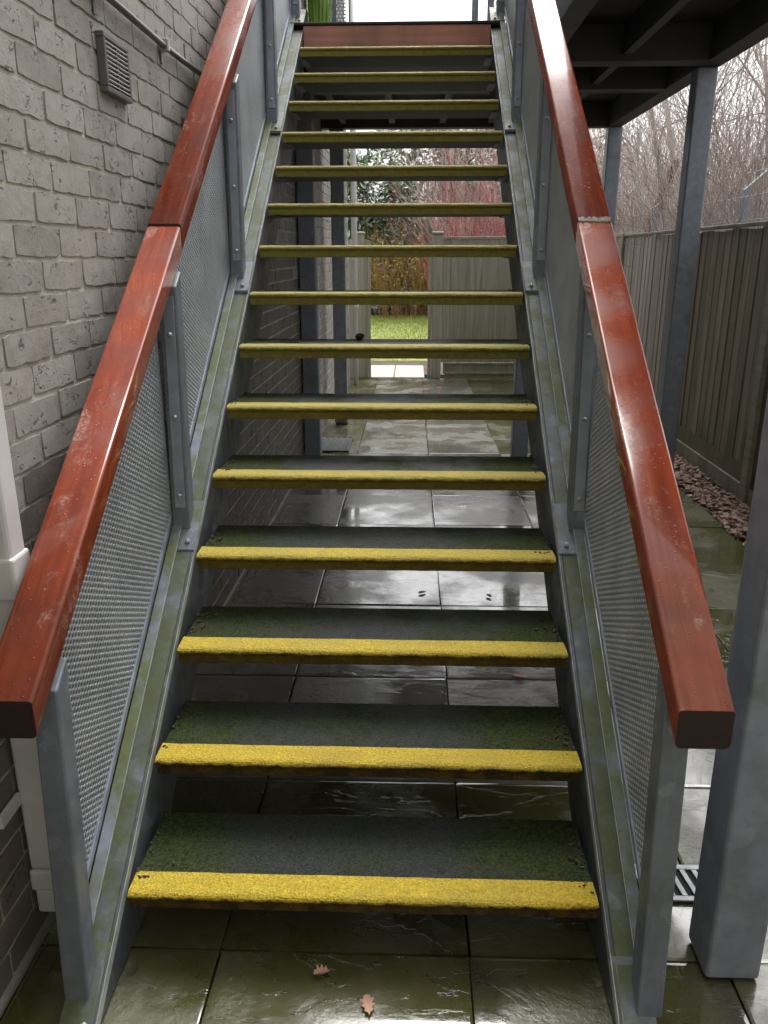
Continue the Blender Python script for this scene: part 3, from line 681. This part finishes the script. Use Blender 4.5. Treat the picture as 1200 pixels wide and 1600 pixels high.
def bare_tree(x, y, z, h, lab, mat='bark', seed=1, lean=(0, 0, 1), r=.06, depth=5, nb=(2, 4), name='bare_tree', group='bare trees behind the fences', up=.1):
    rr = random.Random(seed); t = thing(name, lab, 'tree', (x, y, z), group)
    tr = MB(); pts = [Vector((x, y, z-.05))]; d = Vector(lean).normalized(); q = 7
    for i in range(q): d = (d+Vector((rr.gauss(0, .07), rr.gauss(0, .07), .05))).normalized(); pts.append(pts[-1]+d*h/q)
    tr.tube(pts, [r*(1-.75*i/q) for i in range(q+1)], 8); tr.build('trunk', mat, t, 0, True)
    cr = MB()
    for i in range(2, q+1):
        for _ in range(rr.randint(2, 3)):
            a = rr.uniform(0, 6.28); grow(cr, pts[i], (math.cos(a), math.sin(a), rr.uniform(.1, .9)), h*rr.uniform(.22, .38), r*.42*(1-.6*i/q), depth-2, rr, up, .6, nb)
    cr.build('crown', mat, t); return t
def leafp(m, p, d, L, Wd, rr):
    d = Vector(d).normalized(); s = d.cross(Vector((rr.gauss(0, .3), rr.gauss(0, .3), 1))).normalized(); n = d.cross(s)
    p = Vector(p); q = p+d*L*.5+n*L*.05
    m.add([p, q+s*Wd*.5, p+d*L-n*L*.08, q-s*Wd*.5, q-n*L*.05], [(0, 1, 4), (1, 2, 4), (2, 3, 4), (3, 0, 4)])
def evergreen(x, y, z, rx, ry, h, lab, seed, mats=('leaf', 'leafpale'), n=(1300, 900), L=.13, name='evergreen_shrub', group='evergreen shrubs at the back of the lawn'):
    rr = random.Random(seed); t = thing(name, lab, 'shrub', (x, y, z), group)
    st = MB(); tips = []
    for k in range(16):
        a = rr.uniform(0, 6.28); e = Vector((x+math.cos(a)*rx*.75*rr.random(), y+math.sin(a)*ry*.75*rr.random(), z+h*rr.uniform(.4, .9)))
        b = Vector((x+rr.uniform(-.15, .15), y+rr.uniform(-.15, .15), z)); md = (b+e)/2+Vector((rr.uniform(-.15, .15), rr.uniform(-.15, .15), 0))
        st.tube([b, md, e], [.022, .014, .006], 5, False); tips.append(e)
    st.build('stems', 'bark', t)
    cl = [Vector((x+rr.uniform(-1, 1)*rx, y+rr.gauss(0, .42)*ry, z+h*min(1, max(.06, rr.betavariate(1.3, 1.2))))) for _ in range(130)]
    for mt, cnt, nm in zip(mats, n, ('crown', 'outer_leaves')):
        m = MB()
        for k in range(cnt):
            c = rr.choice(cl); o = Vector((rr.gauss(0, .15), rr.gauss(0, .15), rr.gauss(0, .11)))
            if nm == 'outer_leaves': o *= 1.35; o.z += .05; o.y -= .05
            leafp(m, c+o, (rr.gauss(0, 1), rr.gauss(0, 1)-.2, rr.gauss(-.1, .6)), L*rr.uniform(.6, 1.2), L*.36, rr)
        m.build(nm, mt, t)
    return t
def stem_shrub(x, y, z, rad_, h, lab, seed, mat, n=60, name='dogwood_shrub', group=None, depth=2, leaf=None, cat='shrub'):
    rr = random.Random(seed); t = thing(name, lab, cat, (x, y, z), group); m = MB(); lf_ = MB()
    for k in range(n):
        a = rr.uniform(0, 6.28); q = rad_*math.sqrt(rr.random())
        grow(m, (x+math.cos(a)*q, y+math.sin(a)*q, z), (math.cos(a)*.35, math.sin(a)*.35, 1), h*rr.uniform(.5, .8), .008, depth, rr, .12, .45, (2, 3), 5, 3, .09, .0026, .7)
    m.build('stems', mat, t)
    if leaf:
        mt, cnt, L = leaf
        for k in range(cnt):
            v = Vector(rr.choice(m.v)); leafp(lf_, v, (rr.gauss(0, 1), rr.gauss(0, 1), rr.gauss(-.3, .6)), L*rr.uniform(.6, 1.2), L*.5, rr)
        lf_.build('leaves', mt, t)
    return t
evergreen(-.95, 16.6, .25, .9, .6, 3.3, 'dark glossy evergreen shrub beside the white downpipe', 21, n=(5200, 1800), L=.19)
evergreen(.35, 17.6, .3, 1.1, .6, 4.0, 'pale leaved evergreen shrub behind the gateway opening', 22, n=(5600, 3600), L=.19)
evergreen(-2.4, 17.5, .3, 1.3, .7, 3.6, 'evergreen shrub at the far left behind the brick wall corner', 23, n=(2500, 900), L=.17)
evergreen(1.9, 18.4, .35, 1.2, .6, 4.2, 'tall grey green shrub behind the red stemmed dogwoods', 24, n=(5600, 3600), L=.19)
evergreen(3.9, 18.8, .35, 1.3, .7, 4.2, 'grey green shrub seen between the far deck post and handrail', 25, n=(3000, 2600), L=.17)
stem_shrub(-.1, 15.7, .27, .55, 1.35, 'brown twiggy shrub with yellow leaves at the lawn edge', 31, 'brown', 75, 'twiggy_shrub', 'twiggy shrubs at the lawn edge', 2, ('leafy', 1300, .07))
stem_shrub(.75, 15.9, .27, .5, 1.2, 'low brown twiggy shrub partly hidden by the gateway fence', 32, 'brown', 70, 'twiggy_shrub', 'twiggy shrubs at the lawn edge', 2, ('leafy', 160, .06))
for i, (x, y, h, lab) in enumerate(((1.25, 14.4, 2.5, 'red stemmed dogwood nearest the gateway opening'), (2.2, 14.8, 3.1, 'tall red stemmed dogwood above the middle of the gateway fence'), (3.3, 14.6, 3.0, 'red stemmed dogwood seen beside the far deck post'), (4.3, 14.0, 3.2, 'crimson dogwood thicket above the far end of the closeboard fence'))):
    stem_shrub(x, y, .15, .6, h, lab, 40+i, 'redbark', 44, 'dogwood_shrub', 'red stemmed dogwoods', 2)
for i, (x, y, h, lab) in enumerate(((1.5, 16.2, 3.4, 'pale bare twiggy shrub behind the dogwoods left of centre'), (2.9, 16.4, 3.6, 'pale bare twiggy shrub behind the dogwoods towards the deck post'))):
    stem_shrub(x, y, .2, .7, h, lab, 50+i, 'bark2', 60, 'bare_shrub', 'pale bare shrubs behind the dogwoods', 3)
labs = ('grey bare tree above the right end of the timber fence', 'slender bare tree between the two right hand deck posts', 'bare tree leaning over the wire mesh fence', 'pale twiggy bare tree far behind the mesh fence', 'dense bare tree in the right background', 'tall bare tree at the right edge of the picture', 'distant bare tree behind the dogwoods', 'bare tree showing above the landing guard rail')
for i, (x, y, h, mt, r) in enumerate(((4.6, 8.6, 5.5, 'bark2', .10), (4.2, 11.5, 6, 'bark', .06), (3.7, 9.4, 4.5, 'bark', .05), (6.5, 13.5, 7, 'bark2', .13), (7.8, 12, 7.5, 'bark', .09), (5.9, 8.2, 6.5, 'bark', .07), (5.4, 16, 7.5, 'bark2', .08), (2.6, 22, 7.6, 'bark', .07))):
    bare_tree(x, y, -.1, h, labs[i], mt, 60+i, (random.uniform(-.15, .15), 0, 1), r, 5, (3, 4))
bl = ('tangled bare bramble thicket behind the near mesh fence', 'pale bare bramble thicket behind the middle of the mesh fence', 'bare bramble thicket by the leaning trunk', 'bare thicket far along the mesh fence', 'bare undergrowth beyond the trees on the right', 'bare undergrowth below the tallest bare tree')
for i, (x, y, h) in enumerate(((4.1, 7.0, 2.2), (4.3, 9.2, 2.6), (4.0, 10.8, 2.4), (4.6, 12.6, 2.8), (6.4, 10.5, 3.2), (7.4, 9.0, 3.4))):
    stem_shrub(x, y, -.1, .9, h, bl[i], 80+i, 'bark2' if i % 2 else 'bark', 90, 'bramble_thicket', 'bare brambles behind the mesh fence', 3)
lt = thing('leaning_trunk', 'reddish leaning trunk rising behind the timber fence between the deck posts', 'tree', (3.35, 9.6, 0))
MB().tube([(2.95, 9.2, -.1), (3.0, 9.2, 1.3), (3.07, 9.25, 1.9), (3.22, 9.3, 2.3), (3.30, 9.3, 2.6)], [.075, .07, .065, .055, .045], 9).build('trunk', 'redtrunk', lt, 0, True)
m = MB(); m.tube([(3.28, 9.3, 2.55), (3.15, 9.3, 3.1), (2.95, 9.35, 3.9), (2.8, 9.4, 4.8)], [.035, .033, .028, .02], 7, False)
grow(m, (3.29, 9.3, 2.58), (.5, .2, .7), 1.2, .022, 3, random.Random(9), .1, .5); m.build('limb', 'bark2', lt)
# bamboo-like grass in a pot on the landing
bp = thing('potted_grass', 'bright green bamboo grass in a pot at the left of the landing', 'plant', (-.58, 5.2, TZ))
MB().tube([(-.60, 5.2, TZ+.036), (-.60, 5.2, TZ+.28)], [.11, .14], 14).build('pot', 'pot', bp, .004)
m = MB(); rr = random.Random(8)
for k in range(160):
    a = rr.uniform(0, 6.28); L = rr.uniform(.5, .9); ra = rr.uniform(0, .09); b = Vector((-.60+math.cos(a)*ra, 5.2+math.sin(a)*ra, TZ+.27)); o_ = rr.uniform(.05, .3); w = .006
    pts = [b+Vector((math.cos(a)*o_*q*q, math.sin(a)*o_*q*q, L*(q-.45*q*q*q*(o_/.3)))) for q in (0, .35, .7, 1)]
    s_ = Vector((-math.sin(a), math.cos(a), 0))*w
    V = []
    for q, p in enumerate(pts): V += [p-s_*(1-q*.3), p+s_*(1-q*.3)]
    m.add(V, [(0, 1, 3, 2), (2, 3, 5, 4), (4, 5, 7, 6)])
m.build('blades', 'bamboo', bp)

# ================================================================== small litter
def oak_leaf(x, y, z, s, a, lab, mat='leafdead', tilt=.25):
    pr_ = [(0, -.5), (.06, -.35), (.2, -.3), (.13, -.15), (.3, -.05), (.17, .08), (.32, .22), (.15, .28), (.14, .42), (0, .5), (-.14, .42), (-.15, .28), (-.32, .22), (-.17, .08), (-.3, -.05), (-.13, -.15), (-.2, -.3), (-.06, -.35)]
    V = []; n = len(pr_)
    for th in (0, .0012):
        for u, w in pr_:
            X, Y = u*s, w*s; V.append((x+X*math.cos(a)-Y*math.sin(a), y+X*math.sin(a)+Y*math.cos(a), z+th+abs(u)*s*tilt*1.4+w*w*s*tilt*.6))
    c0, c1 = len(V), len(V)+1; V += [(x, y, z), (x, y, z+.0012)]
    F = [(c0, i, (i+1) % n) for i in range(n)] + [(c1, n+(i+1) % n, n+i) for i in range(n)] + [(i, n+i, n+(i+1) % n, (i+1) % n) for i in range(n)]
    return tag(MB().add(V, F).build('fallen_leaf', mat), lab, 'leaf', 'fallen leaves on the paving')
oak_leaf(-.085, -.045, .004, .038, 1.9, 'curled pale brown leaf on the paving just below the bottom tread', 'leafdead', 1.1)
oak_leaf(.02, -.118, .004, .05, .2, 'brown oak leaf on the paving at the bottom edge of the picture')
oak_leaf(.52, 1.28, .006, .06, 1.4, 'pinkish brown leaf on wet paving seen below the third tread')
oak_leaf(.16, 2.05, .006, .045, 2.2, 'small dark leaf on the bright wet slab under the stairs', 'leafpink')
oak_leaf(.47, 2.02, .006, .04, .4, 'small dark leaf right of centre on wet paving under the stairs', 'leafpink')
m = MB(); rr = random.Random(15)
for k in range(340):
    n_ = min(14, int(abs(rr.gauss(0, 5)))); sd_ = rr.choice((-1, 1)); x = sd_*(HW-abs(rr.gauss(0, .022))-.004); y = n_*GO+rr.uniform(.03, .26); z = RISE*(n_+1)+.001; r = rr.uniform(.0012, .0045)
    m.tube([(x, y, z), (x+rr.uniform(-r, r), y+rr.uniform(-r, r), z+r*.7), (x+rr.uniform(-r, r)*2, y+rr.uniform(-r, r)*2, z+r)], [r, r*.8, r*.2], 5)
tag(stuff(m.build('grit_crumbs', 'bed')), 'dark crumbs of moss and grit gathered at the tread ends', 'debris')
rr = random.Random(12); m = MB()
for k in range(9):
    a, b = rr.uniform(0, 6.28), rr.uniform(.2, 1.4); d = Vector((math.cos(a)*math.cos(b), math.sin(a)*math.cos(b), math.sin(b)*.6)); m.tube([Vector((0, 0, .006)), d*.016+Vector((0, 0, .006)), d*.024+Vector((0, 0, .004))], [.012, .010, .003], 6)
m.v = [(a-.10, b+6*GO+.24, c+7*RISE+.002) for a, b, c in m.v]
tag(m.build('moss_clump', 'black', None, 0, True), 'small black clump of moss on a tread edge in front of the lawn', 'moss')
m = MB().tube([(-.42, 6*GO+.09, 7*RISE+.006), (-.38, 6*GO+.095, 7*RISE+.007), (-.34, 6*GO+.075, 7*RISE+.006), (-.31, 6*GO+.07, 7*RISE+.006)], .003, 5)
tag(m.build('twig', 'iron'), 'thin dark twig lying at the left end of a tread', 'twig')
